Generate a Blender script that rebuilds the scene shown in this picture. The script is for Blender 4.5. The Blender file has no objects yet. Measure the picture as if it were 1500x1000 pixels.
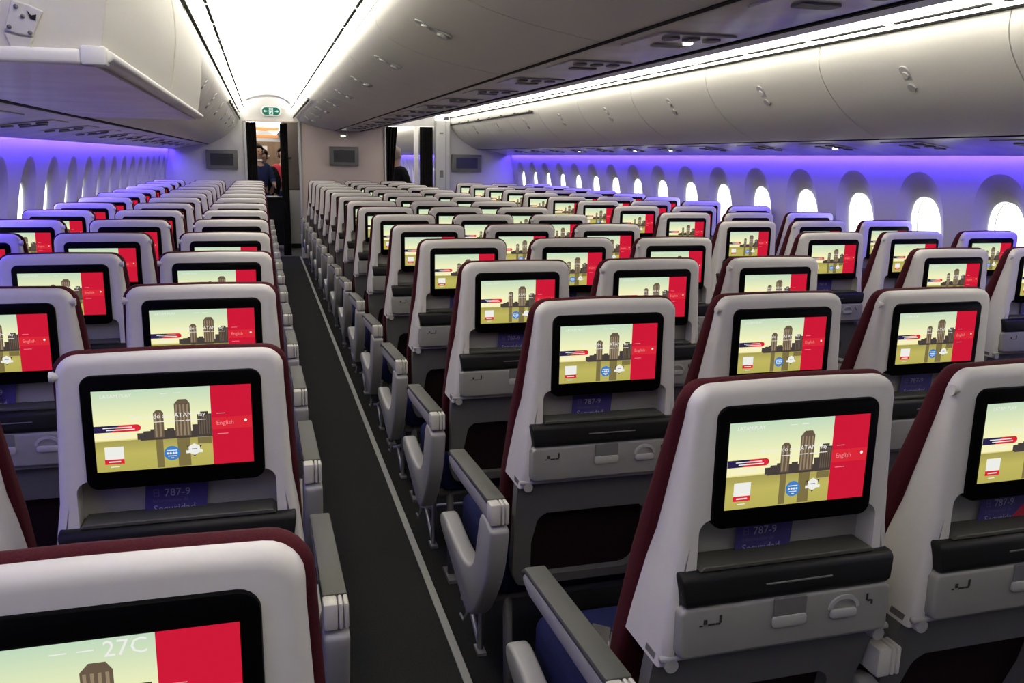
import bpy, bmesh, math, random
from mathutils import Vector, Matrix
random.seed(7)
PI = math.pi
SC = bpy.context.scene
COL = SC.collection

# ------------------------------------------------------------------ helpers
def link(o, parent=None):
    COL.objects.link(o)
    if parent is not None:
        o.parent = parent
    return o

def tag(o, label, cat, group=None):
    o['label'] = label; o['category'] = cat
    if group: o['group'] = group
    return o

def empty(name, loc, label=None, cat=None, group=None, rz=0.0):
    o = bpy.data.objects.new(name, None); o.empty_display_size = 0.05
    o.location = loc; o.rotation_euler = (0, 0, rz)
    COL.objects.link(o)
    if label: tag(o, label, cat, group)
    return o

def structure(o):
    o['kind'] = 'structure'; return o

class MB:
    """collects faces with material slots"""
    def __init__(s): s.v = []; s.f = []; s.m = []; s.uv = None; s.sm = []
    def add(s, verts, faces, mi=0, smooth=False):
        b = len(s.v); s.v += [tuple(v) for v in verts]
        for f in faces:
            s.f.append(tuple(b + i for i in f)); s.m.append(mi); s.sm.append(smooth)
    def box(s, x0, x1, y0, y1, z0, z1, mi=0):
        v = [(x0,y0,z0),(x1,y0,z0),(x1,y1,z0),(x0,y1,z0),(x0,y0,z1),(x1,y0,z1),(x1,y1,z1),(x0,y1,z1)]
        s.add(v, [(0,3,2,1),(4,5,6,7),(0,1,5,4),(1,2,6,5),(2,3,7,6),(3,0,4,7)], mi)
    def bm(s, bm_, mi=0, smooth=False):
        bm_.verts.ensure_lookup_table(); bm_.verts.index_update()
        s.add([v.co[:] for v in bm_.verts], [[v.index for v in f.verts] for f in bm_.faces], mi, smooth)
        bm_.free()
    def tube(s, pts, r, n=8, mi=0, cap=True):
        pts = [Vector(p) for p in pts]; rings = []
        for i, p in enumerate(pts):
            d = (pts[min(i+1, len(pts)-1)] - pts[max(i-1, 0)]).normalized()
            up = Vector((0,0,1)) if abs(d.z) < .9 else Vector((0,1,0))
            a = d.cross(up).normalized(); b = d.cross(a).normalized()
            rings.append([p + a*math.cos(2*PI*k/n)*r + b*math.sin(2*PI*k/n)*r for k in range(n)])
        v = [q for R in rings for q in R]; f = []
        for i in range(len(pts)-1):
            for k in range(n):
                f.append((i*n+k, i*n+(k+1)%n, (i+1)*n+(k+1)%n, (i+1)*n+k))
        if cap:
            f.append(tuple(range(n-1,-1,-1))); f.append(tuple((len(pts)-1)*n+k for k in range(n)))
        s.add(v, f, mi, True)
    def mesh(s, name, mats):
        me = bpy.data.meshes.new(name)
        me.from_pydata(s.v, [], s.f)
        for m in (mats if isinstance(mats, (list, tuple)) else [mats]): me.materials.append(m)
        me.polygons.foreach_set('material_index', s.m)
        me.polygons.foreach_set('use_smooth', s.sm)
        me.update()
        return me
    def obj(s, name, mats, parent=None, loc=None):
        o = bpy.data.objects.new(name, s.mesh(name, mats)); link(o, parent)
        if loc: o.location = loc
        return o

def fix(bm_):
    bmesh.ops.recalc_face_normals(bm_, faces=bm_.faces[:]); return bm_

def prism(poly, axis, a, b, bev=0.0, seg=2, limit=None):
    """poly of 2D points extruded along an axis from a to b. axis 'y': (x,z); 'x': (y,z); 'z': (x,y)"""
    bm_ = bmesh.new()
    def P(p, t):
        return {'y': (p[0], t, p[1]), 'x': (t, p[0], p[1]), 'z': (p[0], p[1], t)}[axis]
    A = [bm_.verts.new(P(p, a)) for p in poly]; B = [bm_.verts.new(P(p, b)) for p in poly]
    n = len(poly)
    bm_.faces.new(A); bm_.faces.new(B[::-1])
    for i in range(n):
        bm_.faces.new((A[i], B[i], B[(i+1)%n], A[(i+1)%n]))
    fix(bm_)
    if bev > 0:
        es = [e for e in bm_.edges if len(e.link_faces) == 2 and (limit is None or limit(e))
              and e.link_faces[0].normal.angle(e.link_faces[1].normal, 0) > 0.6]
        bmesh.ops.bevel(bm_, geom=es, offset=bev, segments=seg, profile=0.5, affect='EDGES', clamp_overlap=True)
        fix(bm_)
    return bm_

def rbox(x0, x1, y0, y1, z0, z1, bev, seg=3):
    return prism([(x0,z0),(x1,z0),(x1,z1),(x0,z1)], 'y', y0, y1, bev, seg)

def arc(cx, cz, r, a0, a1, n=6):
    return [(cx + r*math.cos(math.radians(a0+(a1-a0)*i/n)), cz + r*math.sin(math.radians(a0+(a1-a0)*i/n))) for i in range(n+1)]

def rrect(x0, x1, z0, z1, r, n=5):
    return arc(x1-r, z0+r, r, -90, 0, n) + arc(x1-r, z1-r, r, 0, 90, n) + arc(x0+r, z1-r, r, 90, 180, n) + arc(x0+r, z0+r, r, 180, 270, n)

def spline(pts, sub=5):
    out = []
    for i in range(len(pts)-1):
        p0 = pts[max(i-1,0)]; p1 = pts[i]; p2 = pts[i+1]; p3 = pts[min(i+2,len(pts)-1)]
        for k in range(sub):
            t = k/sub
            out.append(tuple(.5*((2*p1[j])+(-p0[j]+p2[j])*t+(2*p0[j]-5*p1[j]+4*p2[j]-p3[j])*t*t+(-p0[j]+3*p1[j]-3*p2[j]+p3[j])*t**3) for j in range(2)))
    out.append(tuple(pts[-1])); return out

def smooth(me, ang=40):
    for p in me.polygons: p.use_smooth = len(p.vertices) <= 8
    try: me.set_sharp_from_angle(angle=math.radians(ang))
    except Exception: pass
    return me

# ------------------------------------------------------------------ materials
def mat(name, col, rough=.5, spec=.4, metal=0.0, noise=0.0, scale=60, bump=0.0, coat=0.0):
    m = bpy.data.materials.new(name); m.use_nodes = True
    nt = m.node_tree; b = nt.nodes['Principled BSDF']
    b.inputs['Roughness'].default_value = rough
    b.inputs['Specular IOR Level'].default_value = spec
    b.inputs['Metallic'].default_value = metal
    if coat: b.inputs['Coat Weight'].default_value = coat
    tc = nt.nodes.new('ShaderNodeTexCoord'); nz = nt.nodes.new('ShaderNodeTexNoise')
    nz.inputs['Scale'].default_value = scale; nz.inputs['Detail'].default_value = 3
    nt.links.new(tc.outputs['Object'], nz.inputs['Vector'])
    cr = nt.nodes.new('ShaderNodeValToRGB')
    k = max(noise, .015)
    cr.color_ramp.elements[0].position = .3; cr.color_ramp.elements[1].position = .7
    cr.color_ramp.elements[0].color = tuple(c*(1-k) for c in col) + (1,)
    cr.color_ramp.elements[1].color = tuple(min(1, c*(1+k)) for c in col) + (1,)
    nt.links.new(nz.outputs['Fac'], cr.inputs['Fac'])
    nt.links.new(cr.outputs['Color'], b.inputs['Base Color'])
    if bump:
        bp = nt.nodes.new('ShaderNodeBump'); bp.inputs['Strength'].default_value = bump; bp.inputs['Distance'].default_value = .002
        nt.links.new(nz.outputs['Fac'], bp.inputs['Height']); nt.links.new(bp.outputs['Normal'], b.inputs['Normal'])
    return m

def emat(name, col, strength=1.0, sample=False, ramp=None):
    m = bpy.data.materials.new(name); m.use_nodes = True
    nt = m.node_tree; nt.nodes.clear()
    out = nt.nodes.new('ShaderNodeOutputMaterial'); e = nt.nodes.new('ShaderNodeEmission')
    e.inputs['Strength'].default_value = strength
    e.inputs['Color'].default_value = tuple(col) + (1,)
    if ramp:
        uv = nt.nodes.new('ShaderNodeTexCoord'); sx = nt.nodes.new('ShaderNodeSeparateXYZ'); cr = nt.nodes.new('ShaderNodeValToRGB')
        nt.links.new(uv.outputs['UV'], sx.inputs[0]); nt.links.new(sx.outputs['Y'], cr.inputs['Fac'])
        el = cr.color_ramp.elements
        while len(el) < len(ramp): el.new(.5)
        for i, (p, c) in enumerate(ramp):
            el[i].position = p; el[i].color = tuple(c) + (1,)
        nt.links.new(cr.outputs['Color'], e.inputs['Color'])
    nt.links.new(e.outputs[0], out.inputs[0])
    if not sample:
        try: m.cycles.emission_sampling = 'NONE'
        except Exception: pass
    return m

M = dict(
    shell = mat('shell_white', (.64,.615,.58), .38, .45),
    gray = mat('tray_gray', (.235,.228,.215), .42, .4),
    frame = mat('kick_gray', (.14,.137,.132), .5, .35),
    niche = mat('niche_gray', (.28,.27,.25), .55, .3),
    dark = mat('tray_dark', (.009,.009,.009), .45, .2),
    olive = mat('shelf_olive', (.060,.060,.050), .55, .3),
    black = mat('bezel_black', (.002,.002,.0025), .3, .05),
    maroon = mat('maroon_fabric', (.050,.0052,.0092), .85, .15, noise=.25, scale=400, bump=.25),
    pocket = mat('pocket_mesh', (.018,.009,.010), .9, .1, noise=.3, scale=500),
    blue = mat('blue_fabric', (.009,.012,.055), .85, .15, noise=.25, scale=400, bump=.25),
    pad = mat('armrest_pad', (.085,.085,.075), .6, .3),
    cream = mat('armrest_cap', (.58,.56,.50), .4, .4),
    shroud = mat('shroud_gray', (.35,.345,.33), .42, .4),
    metal = mat('leg_metal', (.42,.42,.41), .4, .5, metal=.6),
    steel = mat('buckle_steel', (.75,.72,.66), .25, .5, metal=.9),
    card = mat('card_purple', (.045,.036,.165), .45, .4),
    cardtxt = mat('card_print', (.36,.36,.46), .6, .2),
    cardfaint = mat('card_faint', (.13,.12,.26), .6, .2),
    cardred = mat('card_red', (.45,.02,.04), .5, .3),
    carpet = mat('carpet', (.019,.019,.0185), .95, .05, noise=.35, scale=220, bump=.5),
    vinyl = mat('vestibule_floor', (.06,.058,.05), .6, .3, noise=.15, scale=40),
    track = mat('track_strip', (.30,.30,.285), .5, .3),
    wall = mat('wall_panel', (.46,.45,.49), .5, .3),
    bin = mat('bin_white', (.60,.585,.53), .42, .35),
    bucket = mat('bin_cream', (.62,.60,.52), .45, .3),
    white = mat('trim_white', (.80,.79,.76), .4, .4),
    psu = mat('psu_gray', (.34,.335,.33), .28, .5, noise=.30, scale=5),
    line = mat('dark_gap', (.008,.008,.008), .8, .1),
    slot = mat('slot_gray', (.03,.03,.03), .7, .2),
    ceil = mat('ceiling_white', (.82,.81,.79), .6, .2),
    bulk = mat('bulkhead_beige', (.50,.42,.37), .55, .25),
    bulkw = mat('bulkhead_white', (.50,.49,.48), .5, .3),
    column = mat('column_gray', (.40,.40,.39), .45, .35),
    mon = mat('monitor_gray', (.12,.12,.115), .5, .3),
    monscr = mat('monitor_glass', (.03,.032,.035), .2, .5),
    curtain = mat('curtain_dark', (.013,.012,.012), .9, .1, noise=.3, scale=30),
    brown = mat('closet_brown', (.12,.098,.085), .6, .25),
    tan = mat('galley_tan', (.14,.095,.06), .5, .3, noise=.3, scale=5),
    orange = mat('warm_panel', (.75,.22,.08), .5, .3),
    skin = mat('skin', (.45,.27,.19), .55, .3),
    hair = mat('hair_dark', (.015,.011,.009), .7, .2),
    hairg = mat('hair_grey', (.24,.20,.17), .7, .2),
    navy = mat('cloth_navy', (.018,.024,.075), .85, .1),
    blackc = mat('cloth_black', (.010,.010,.012), .85, .1),
    red = mat('cloth_red', (.42,.03,.05), .8, .1),
    green = mat('cloth_green', (.01,.07,.045), .8, .1),
    whitec = mat('cloth_white', (.75,.74,.74), .8, .1),
    paper = mat('paper', (.65,.63,.60), .7, .2),
    wing = mat('wing_paint', (.33,.36,.20), .5, .3),
)
# lamps and the added lip glow
M['led'] = emat('led_white', (1.0,.975,.90), 27.0, True)
M['lens'] = emat('added_lip_glow', (1.0,.955,.825), 8.0, True)  # glow added so the cove lip underside looks white and bin tops brighten
M['ledblue'] = emat('led_blue', (.10,.052,1.0), 95.0, True)
M['spot'] = emat('reading_lamp', (1,.95,.85), 6.0)
M['signg'] = emat('sign_green', (.03,.22,.14), 1.0)
M['signw'] = emat('sign_white', (.85,1,.93), 1.0)
# display colours (what the screen shows)
M['d_sky'] = emat('display_sky', (1,1,1), 1.0, ramp=[(0,(.78,.70,.22)),(.385,(.83,.74,.22)),(.40,(1.12,1.05,.60)),(.62,(1.06,1.05,.60)),(1,(.62,.82,.60))])
M['d_water'] = emat('display_water', (1,1,1), 1.0, ramp=[(0,(.56,.50,.12)),(.22,(.62,.55,.14)),(.37,(.46,.40,.11)),(.40,(.40,.34,.10))])
M['d_bld'] = emat('display_tower', (.16,.115,.075), 1.0)
M['d_bld2'] = emat('display_block', (.075,.06,.055), 1.0)
M['d_win'] = emat('display_tower_light', (.36,.27,.17), 1.0)
M['d_ref'] = emat('display_reflection', (.24,.19,.07), 1.0)
M['d_red'] = emat('display_red', (.72,.012,.045), 1.0)
M['d_red2'] = emat('display_red_band', (.82,.025,.045), 1.0)
M['d_navy'] = emat('display_navy', (.03,.02,.09), 1.0)
M['d_white'] = emat('display_white', (1,1,.95), 1.0)
M['d_pink'] = emat('display_pink', (.95,.30,.33), 1.0)
M['d_blue'] = emat('display_blue', (.06,.25,.66), 1.0)
DM = ['d_sky','d_water','d_bld','d_bld2','d_win','d_ref','d_red','d_red2','d_navy','d_white','d_pink','d_blue']
DI = {n: i for i, n in enumerate(DM)}

# glass pane
def glass():
    m = bpy.data.materials.new('window_glass'); m.use_nodes = True
    nt = m.node_tree; nt.nodes.clear()
    o = nt.nodes.new('ShaderNodeOutputMaterial'); mx = nt.nodes.new('ShaderNodeMixShader')
    t = nt.nodes.new('ShaderNodeBsdfTransparent'); g = nt.nodes.new('ShaderNodeBsdfGlossy')
    g.inputs['Roughness'].default_value = .05; mx.inputs[0].default_value = .05
    t.inputs[0].default_value = (.97,1,.95,1)
    nt.links.new(t.outputs[0], mx.inputs[1]); nt.links.new(g.outputs[0], mx.inputs[2]); nt.links.new(mx.outputs[0], o.inputs[0])
    return m
M['glass'] = glass()

# ------------------------------------------------------------------ camera
F_PX, YAW, PITCH, ROLL, CX, CZ = 1253.68, .2829, .2094, .0179, -1.3051, 1.5585
fw = Vector((math.sin(YAW)*math.cos(PITCH), math.cos(YAW)*math.cos(PITCH), -math.sin(PITCH)))
rt = Vector((math.cos(YAW), -math.sin(YAW), 0)); up = rt.cross(fw)
r2 = rt*math.cos(ROLL) + up*math.sin(ROLL); u2 = -rt*math.sin(ROLL) + up*math.cos(ROLL)
cd = bpy.data.cameras.new('camera'); cam = bpy.data.objects.new('camera', cd); COL.objects.link(cam)
cam.matrix_world = Matrix(((r2.x,u2.x,-fw.x,CX),(r2.y,u2.y,-fw.y,0),(r2.z,u2.z,-fw.z,CZ),(0,0,0,1)))
cd.sensor_fit = 'HORIZONTAL'; cd.sensor_width = 36; cd.lens = F_PX*36/1500; cd.clip_start = .02
SC.camera = cam
def proj(x, y, z):
    d = Vector((x-CX, y, z-CZ)); w = d.dot(fw)
    if w < .05: return None
    return (750 + F_PX*d.dot(r2)/w, 500 - F_PX*d.dot(u2)/w)

# ------------------------------------------------------------------ text
def text_mesh(s, size, align='LEFT'):
    c = bpy.data.curves.new('lettering', 'FONT'); c.body = s; c.size = size; c.align_x = align; c.resolution_u = 2
    o = bpy.data.objects.new('lettering', c); COL.objects.link(o)
    dg = bpy.context.evaluated_depsgraph_get()
    me = bpy.data.meshes.new_from_object(o.evaluated_get(dg))
    vs = [v.co[:] for v in me.vertices]; fs = [tuple(p.vertices) for p in me.polygons]
    bpy.data.objects.remove(o); bpy.data.curves.remove(c); bpy.data.meshes.remove(me)
    return vs, fs

# ------------------------------------------------------------------ seat meshes
SW, SH, SZ = .2577, .144, 1.0916      # lit display
def display_mesh(seat_no=None):
    mb = MB(); uvs = []
    def P(u, v, L): return ((u-.5)*SW, -.00025*L, SZ + (.5-v)*SH)
    def poly(pts, L, m):
        mb.add([P(u, v, L) for u, v in pts], [tuple(range(len(pts)))], DI[m])
    def rect(u0, u1, v0, v1, L, m): poly([(u0,v1),(u1,v1),(u1,v0),(u0,v0)], L, m)
    def disc(u, v, r, L, m, n=24):
        poly([(u + r*math.cos(-2*PI*k/n), v + r*SW/SH*math.sin(-2*PI*k/n)) for k in range(n)][::-1], L, m)
    def txt(s, u, v, h, L, m, align='LEFT'):
        vs, fs = text_mesh(s, h*SH, align)
        mb.add([((u-.5)*SW + x, -.00025*L, SZ + (.5-v)*SH + y) for x, y, z in vs], fs, DI[m])
    rect(0, .735, 0, .62, 0, 'd_sky'); rect(0, .735, .62, 1, 0, 'd_water'); rect(.735, 1, 0, 1, 0, 'd_red')
    # skyline and its reflection
    rect(.28,.735,.585,.635,1,'d_bld2')
    for a,b,t in ((.262,.30,.54),(.30,.345,.52),(.345,.38,.50),(.40,.45,.52),(.45,.495,.50),(.495,.52,.53),(.58,.61,.55),(.61,.65,.47),(.645,.735,.345),(.665,.715,.315)):
        rect(a,b,t,.62,2,'d_bld2')
    poly([(.368,.61),(.432,.61),(.432,.30),(.415,.265),(.388,.265),(.368,.30)],3,'d_bld')
    poly([(.502,.61),(.602,.61),(.602,.20),(.582,.145),(.53,.145),(.502,.20)],3,'d_bld')
    for k in range(4): rect(.510+.023*k,.521+.023*k,.21,.60,4,'d_win')
    rect(.376,.388,.30,.60,4,'d_win'); rect(.405,.416,.30,.60,4,'d_win')
    for k in range(5): rect(.652+.016*k,.660+.016*k,.36,.60,4,'d_bld')
    for a,b in ((.375,.42),(.51,.59)): rect(a,b,.635,.99,1,'d_ref')
    rect(.64,.73,.64,.72,1,'d_ref')
    # banner
    poly([(0,.51),(.20,.51),(.20,.425),(0,.425)],2,'d_navy')
    n = 8
    poly([(.10,.51)] + [(.262+.026*math.cos(a), .4675+.0425*math.sin(a)) for a in [PI/2-PI*k/n for k in range(n+1)]] + [(.16,.425)],3,'d_red2')
    rect(.055,.235,.447,.458,5,'d_white'); rect(.075,.25,.475,.486,5,'d_white')
    rect(.05,.22,.545,.552,2,'d_white'); rect(.05,.20,.572,.578,2,'d_white')
    # white card, red tab, badges
    rect(.055,.172,.69,.845,3,'d_white'); rect(.052,.172,.845,.905,4,'d_red2'); rect(.075,.15,.868,.882,5,'d_white')
    rect(.085,.14,.935,.945,3,'d_white')
    disc(.472,.815,.051,4,'d_blue'); rect(.44,.505,.775,.786,5,'d_white')
    for k in range(4): disc(.444+.0185*k,.815,.0075,5,'d_white',8)
    rect(.445,.50,.845,.854,5,'d_white'); rect(.463,.482,.87,.88,5,'d_white')
    for k in range(3):
        a = k*2*PI/3 + PI/2
        poly([(.615+.058*math.cos(a+PI*j*2/3), .785+.058*SW/SH*math.sin(a+PI*j*2/3)*.95) for j in range(3)],3,'d_bld2') if k == 0 else None
    poly([(.615+.042*math.cos(PI/6+PI/3*j), .785-.042*SW/SH*math.sin(PI/6+PI/3*j)) for j in range(6)][::-1],4,'d_white')
    rect(.562,.668,.795,.83,4,'d_white')
    rect(.598,.632,.775,.782,5,'d_bld2')
    # red menu
    rect(.735,1,.40,.55,1,'d_red2'); txt('English',.765,.495,.075,3,'d_pink'); disc(.957,.455,.010,3,'d_white',10)
    rect(.77,.825,.345,.353,2,'d_pink'); rect(.77,.84,.605,.613,2,'d_pink')
    # lettering
    txt('LATAM PLAY',.05,.085,.06,3,'d_white')
    txt('Bem-vindo ao LATAM Play',.225,.365,.077,6,'d_white')
    rect(.37,.47,.408,.416,6,'d_white'); rect(.48,.56,.408,.416,6,'d_white'); rect(.57,.70,.408,.416,6,'d_white')
    rect(.42,.47,.06,.067,3,'d_white'); rect(.50,.55,.06,.067,3,'d_white')
    if seat_no: txt(seat_no,.575,.115,.145,3,'d_white')
    me = mb.mesh('display', [M[n] for n in DM])
    uvl = me.uv_layers.new(name='UVMap')
    for p in me.polygons:
        for li in p.loop_indices:
            c = me.vertices[me.loops[li].vertex_index].co
            uvl.data[li].uv = (c.x/SW+.5, (c.z-SZ)/SH+.5)
    return me

S = {}   # seat part meshes
def put(key, bm_, m, ang=40):
    mb = MB(); mb.bm(bm_); S[key] = smooth(mb.mesh(key, m), ang)

# white rear shell: an arch with two legs
def outline_half():
    return [(.2195,.745),(.216,.80),(.206,.90),(.197,.96),(.1865,1.165)] + arc(.1865-.036,1.186,.036,0,90,6)[0:] + [(.08,1.2235),(0,1.2245)]
oh = [(min(x,.2195), z) for x, z in outline_half()]
outer = oh + [(-x, z) for x, z in oh[-2::-1]]
ih = [(-.197,.745),(-.190,.906),(-.166,.907),(-.166,.980)] + [(-.166+.022*(1-math.cos(a)), .980+.022*math.sin(a)) for a in [PI/2*k/5 for k in range(1,6)]]
inner = ih + [(-x, z) for x, z in ih[::-1]]
sh = prism(outer + inner, 'y', .008, .032, 0)
for v in sh.verts:
    if v.co.y > .02: v.co.y = .032 + max(0, (1.20 - v.co.z))*.26
es = [e for e in sh.edges if all(v.co.y < .02 for v in e.verts) and len(e.link_faces) == 2 and e.link_faces[0].normal.angle(e.link_faces[1].normal) > .6]
out_es = [e for e in es if not (max(abs(v.co.x) for v in e.verts) < .2 and max(v.co.z for v in e.verts) < 1.01)]
bmesh.ops.bevel(sh, geom=out_es, offset=.017, segments=4, profile=.5, affect='EDGES', clamp_overlap=True)
fix(sh); put('shell', sh, M['shell'], 50)

b = prism(rrect(-.1475,.1475,.9865,1.1900,.020), 'y', .0015, .045, .0035, 2); put('monitor', b, M['black'])
S['display'] = display_mesh(); S['display27'] = display_mesh('27C')
b = prism([(-.17,.90),(.17,.90),(.17,1.03),(-.17,1.03)], 'y', .052, .062); put('niche', b, M['niche'])
# dark stowage band and olive shelf lip
mb = MB(); mb.bm(prism([(-.004,.918),(-.012,.910),(-.016,.872),(-.010,.862),(.06,.862),(.06,.918)], 'x', -.199, .199, .005, 2))
mb.v = [(x*(1-.035*max(0, min(1, (.905-z)/.043))), y, z) for x, y, z in mb.v]
S['band'] = smooth(mb.mesh('band', M['dark']))
mb = MB(); mb.bm(prism([(-.165,.9185),(.165,.9185),(.158,.9265),(-.158,.9265)], 'y', -.003, .051, .0015, 1)); S['lip'] = mb.mesh('lip', M['olive'])
mb = MB(); mb.bm(prism([(-.05,.8895),(.075,.8895),(.075,.8915),(-.05,.8915)], 'y', -.0165, -.012)); S['slit'] = mb.mesh('slit', M['frame'])
# tray
tp = rrect(-.199,.199,.772,.861,.014)
b = prism(tp, 'y', -.012, .05, .006, 3); put('tray', b, M['gray'])
mb = MB(); mb.bm(prism(rrect(-.031,.031,.828,.8605,.003,2), 'y', -.0145, -.010, .001, 1)); S['latch'] = mb.mesh('latch', M['mon'])  # shade in the latch notch put in as a dark plate
mb = MB(); mb.bm(prism(rrect(-.033,.033,.8075,.829,.008), 'y', -.0165, -.010, .003, 2)); S['latch_lit_lip'] = smooth(mb.mesh('latch_lit_lip', M['shroud']))  # lit bottom of the notch put in as a paler strip
ring = [(.105+.030*math.cos(a), .827+.024*math.sin(a)) for a in [PI*k/10 for k in range(11)]] + [(.105+.023*math.cos(a), .827+.017*math.sin(a)) for a in [PI - PI*k/10 for k in range(11)]]
mb = MB(); mb.bm(prism(ring, 'y', -.0155, -.010, 0)); mb.bm(prism(rrect(.079,.131,.809,.826,.007), 'y', -.017, -.010, .003, 2)); S['cup'] = smooth(mb.mesh('cup', M['shroud']))
mb = MB()
for (x0,x1,z0,z1) in ((-.158,-.152,.832,.840),(-.150,-.138,.829,.832),(-.136,-.128,.829,.832),(-.130,-.126,.832,.845),(-.165,-.160,.829,.831)):
    mb.box(x0,x1,-.0132,-.0118,z0,z1)
for (x0,x1,z0,z1) in ((.150,.153,.834,.846),(.153,.160,.832,.835),(.160,.163,.826,.834)):
    mb.box(x0,x1,-.0132,-.0118,z0,z1)
S['icon'] = mb.mesh('icon', M['slot'])
# kick panel: a leaning frame around a dark pocket
def lean(bm_, y0=.03, z0=.765, k=.30):
    for v in bm_.verts: v.co.y += y0 + (z0 - v.co.z)*k
    return bm_
fo = [(-.2195,.765),(-.2175,.70),(-.205,.47)] + arc(-.165,.445,.03,200,270,4) + arc(.165,.445,.03,-90,-20,4) + [(.205,.47),(.2175,.70),(.2195,.765)]
fi = [(.13,.655)] + arc(.15-.03,.655-.035+.0,.035,60,0,4) + [(.162,.56)] + arc(.165-.05,.475+.01,.04,0,-90,4) + arc(-.165+.05,.475+.01,.04,-90,-180,4) + [(-.162,.56)] + arc(-.15+.03,.62,.035,180,120,4) + [(-.13,.655)]
def ringprism(o, i, ya, yb):
    bm_ = bmesh.new()
    def loop(pts, y): return [bm_.verts.new((x, y, z)) for x, z in pts]
    def edges(L): return [bm_.edges.new((L[k], L[(k+1) % len(L)])) for k in range(len(L))]
    A = loop(o, ya); B = loop(i, ya)
    bmesh.ops.triangle_fill(bm_, use_beauty=True, use_dissolve=False, edges=edges(A)+edges(B))
    C = loop(o, yb); D = loop(i, yb)
    for L, K in ((A, C), (B, D)):
        for k in range(len(L)): bm_.faces.new((L[k], L[(k+1) % len(L)], K[(k+1) % len(L)], K[k]))
    return fix(bm_)
b = lean(ringprism(fo, fi, 0, .035)); put('kick', b, M['frame'])
b = lean(prism([(-.17,.44),(.17,.44),(.17,.665),(-.17,.665)], 'y', .028, .045)); put('pocket', b, M['pocket'])
# highlight line between tray and kick panel, built as a pale bar + round hinge
mb = MB(); mb.tube([(-.2195,.012,.764),(.2195,.012,.764)], .006, 8)
S['bar'] = mb.mesh('bar', M['shroud'])
mb = MB()
mb.tube([(0,.006,.752),(0,.05,.752)], .012, 14)
S['hinge'] = smooth(mb.mesh('hinge', M['shroud']))
# fabric back cushion
co = [(.215,.50),(.2195,.72),(.212,.90),(.197,1.17)] + arc(.196-.042,1.184,.042,0,90,6) + [(0,1.2285)]
co = co + [(-x, z) for x, z in co[-2::-1]]
cb = prism(co, 'y', .030, .090, 0)
bmesh.ops.bevel(cb, geom=[e for e in cb.edges if len(e.link_faces)==2 and e.link_faces[0].normal.angle(e.link_faces[1].normal)>.9 and abs(e.verts[0].co.y-e.verts[1].co.y)<.01], offset=.016, segments=3, profile=.5, affect='EDGES', clamp_overlap=True)
for v in cb.verts:
    if v.co.y > .06: v.co.y -= .026*max(0, min(1, (v.co.z-.95)/.25))
    v.co.y += max(0, 1.20 - v.co.z)*.26
fix(cb); put('cushion', cb, M['maroon'], 50)
b = rbox(-.222,.222,.20,.68,.345,.485,.035,4); put('seatcushion', b, M['blue'])
mb = MB()
mb.tube([(.004,-.0,.0),(-.010,0,0)], .0075, 12); mb.tube([(-.009,0,0),(-.015,0,0)], .0095, 12)
S['hook'] = smooth(mb.mesh('hook', M['shell']))
# armrest (local x = 0 is its own middle)
mb = MB(); mb.bm(prism([(.045,.648),(.045,.696),(.53,.668),(.552,.655),(.548,.640),(.50,.628)], 'x', -.023, .023, .008, 3)); S['arm'] = smooth(mb.mesh('arm', M['shroud']))
mb = MB(); mb.bm(prism([(.062,.693),(.060,.7095),(.53,.682),(.555,.664),(.552,.655),(.53,.668)], 'x', -.0245, .0245, .004, 2)); S['pad'] = smooth(mb.mesh('pad', M['pad']))
mb = MB()
for x0, x1 in ((-.025,.0035),(.0048,.014),(.0152,.025)): mb.bm(rbox(x0, x1, .022, .064, .650, .7065, .005, 2))
S['cap'] = smooth(mb.mesh('cap', M['cream']))
sp = spline([(.015,.638),(.12,.648),(.165,.56),(.205,.470),(.30,.420),(.45,.414),(.60,.434),(.655,.426),(.668,.400),(.64,.370),(.52,.335),(.40,.298),(.30,.272),(.22,.298),(.13,.39),(.05,.51),(.015,.638)], 3)[:-1]
mb = MB(); mb.bm(prism(sp, 'x', -.026, .026, .010, 3)); S['shroud'] = smooth(mb.mesh('shroud', M['shroud']), 50)
sp2 = spline([(.02,.60),(.11,.61),(.15,.50),(.14,.38),(.06,.36),(.02,.46),(.02,.60)], 3)[:-1]
mb = MB(); mb.bm(prism(sp2, 'x', -.018, .018, .006, 2)); S['shroud_mid'] = smooth(mb.mesh('shroud_mid', M['shroud']), 50)
mb = MB(); mb.tube([(0,.66,.385),(0,.655,.350),(0,.54,.295),(0,.43,.245),(0,.38,.215),(0,.42,.165),(0,.47,.16)], .0045, 6); S['trim_wire'] = mb.mesh('trim_wire', M['metal'])
# legs: post, brace and foot
mb = MB(); mb.tube([(0,.505,.0),(0,.47,.30)], .010, 8); mb.tube([(0,.51,.016),(0,.665,.10)], .008, 8); mb.tube([(0,.675,.10),(0,.48,.175)], .008, 8); mb.box(-.014,.014,.47,.53,0,.010)
S['leg'] = mb.mesh('leg', M['metal'])
mb = MB(); mb.tube([(0,.22,.0),(0,.25,.36)], .014, 8); mb.box(-.02,.02,.16,.28,0,.014); S['rearleg'] = mb.mesh('rearleg', M['frame'])
mb = MB(); mb.tube([(-.22,.50,.30),(.22,.50,.30)], .016, 8); mb.tube([(-.22,.25,.33),(.22,.25,.33)], .016, 8); S['beam'] = mb.mesh('beam', M['frame'])
mb = MB(); mb.tube([(-.22,.67,.10),(.22,.67,.10)], .007, 8); S['bagbar'] = mb.mesh('bagbar', M['metal'])
mb = MB(); mb.bm(rbox(-.028,.028,-.018,.018,0,.011,.003,2)); mb.bm(rbox(-.022,.030,-.015,.013,.010,.016,.002,1)); S['buckle'] = smooth(mb.mesh('buckle', M['steel']))

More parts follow.
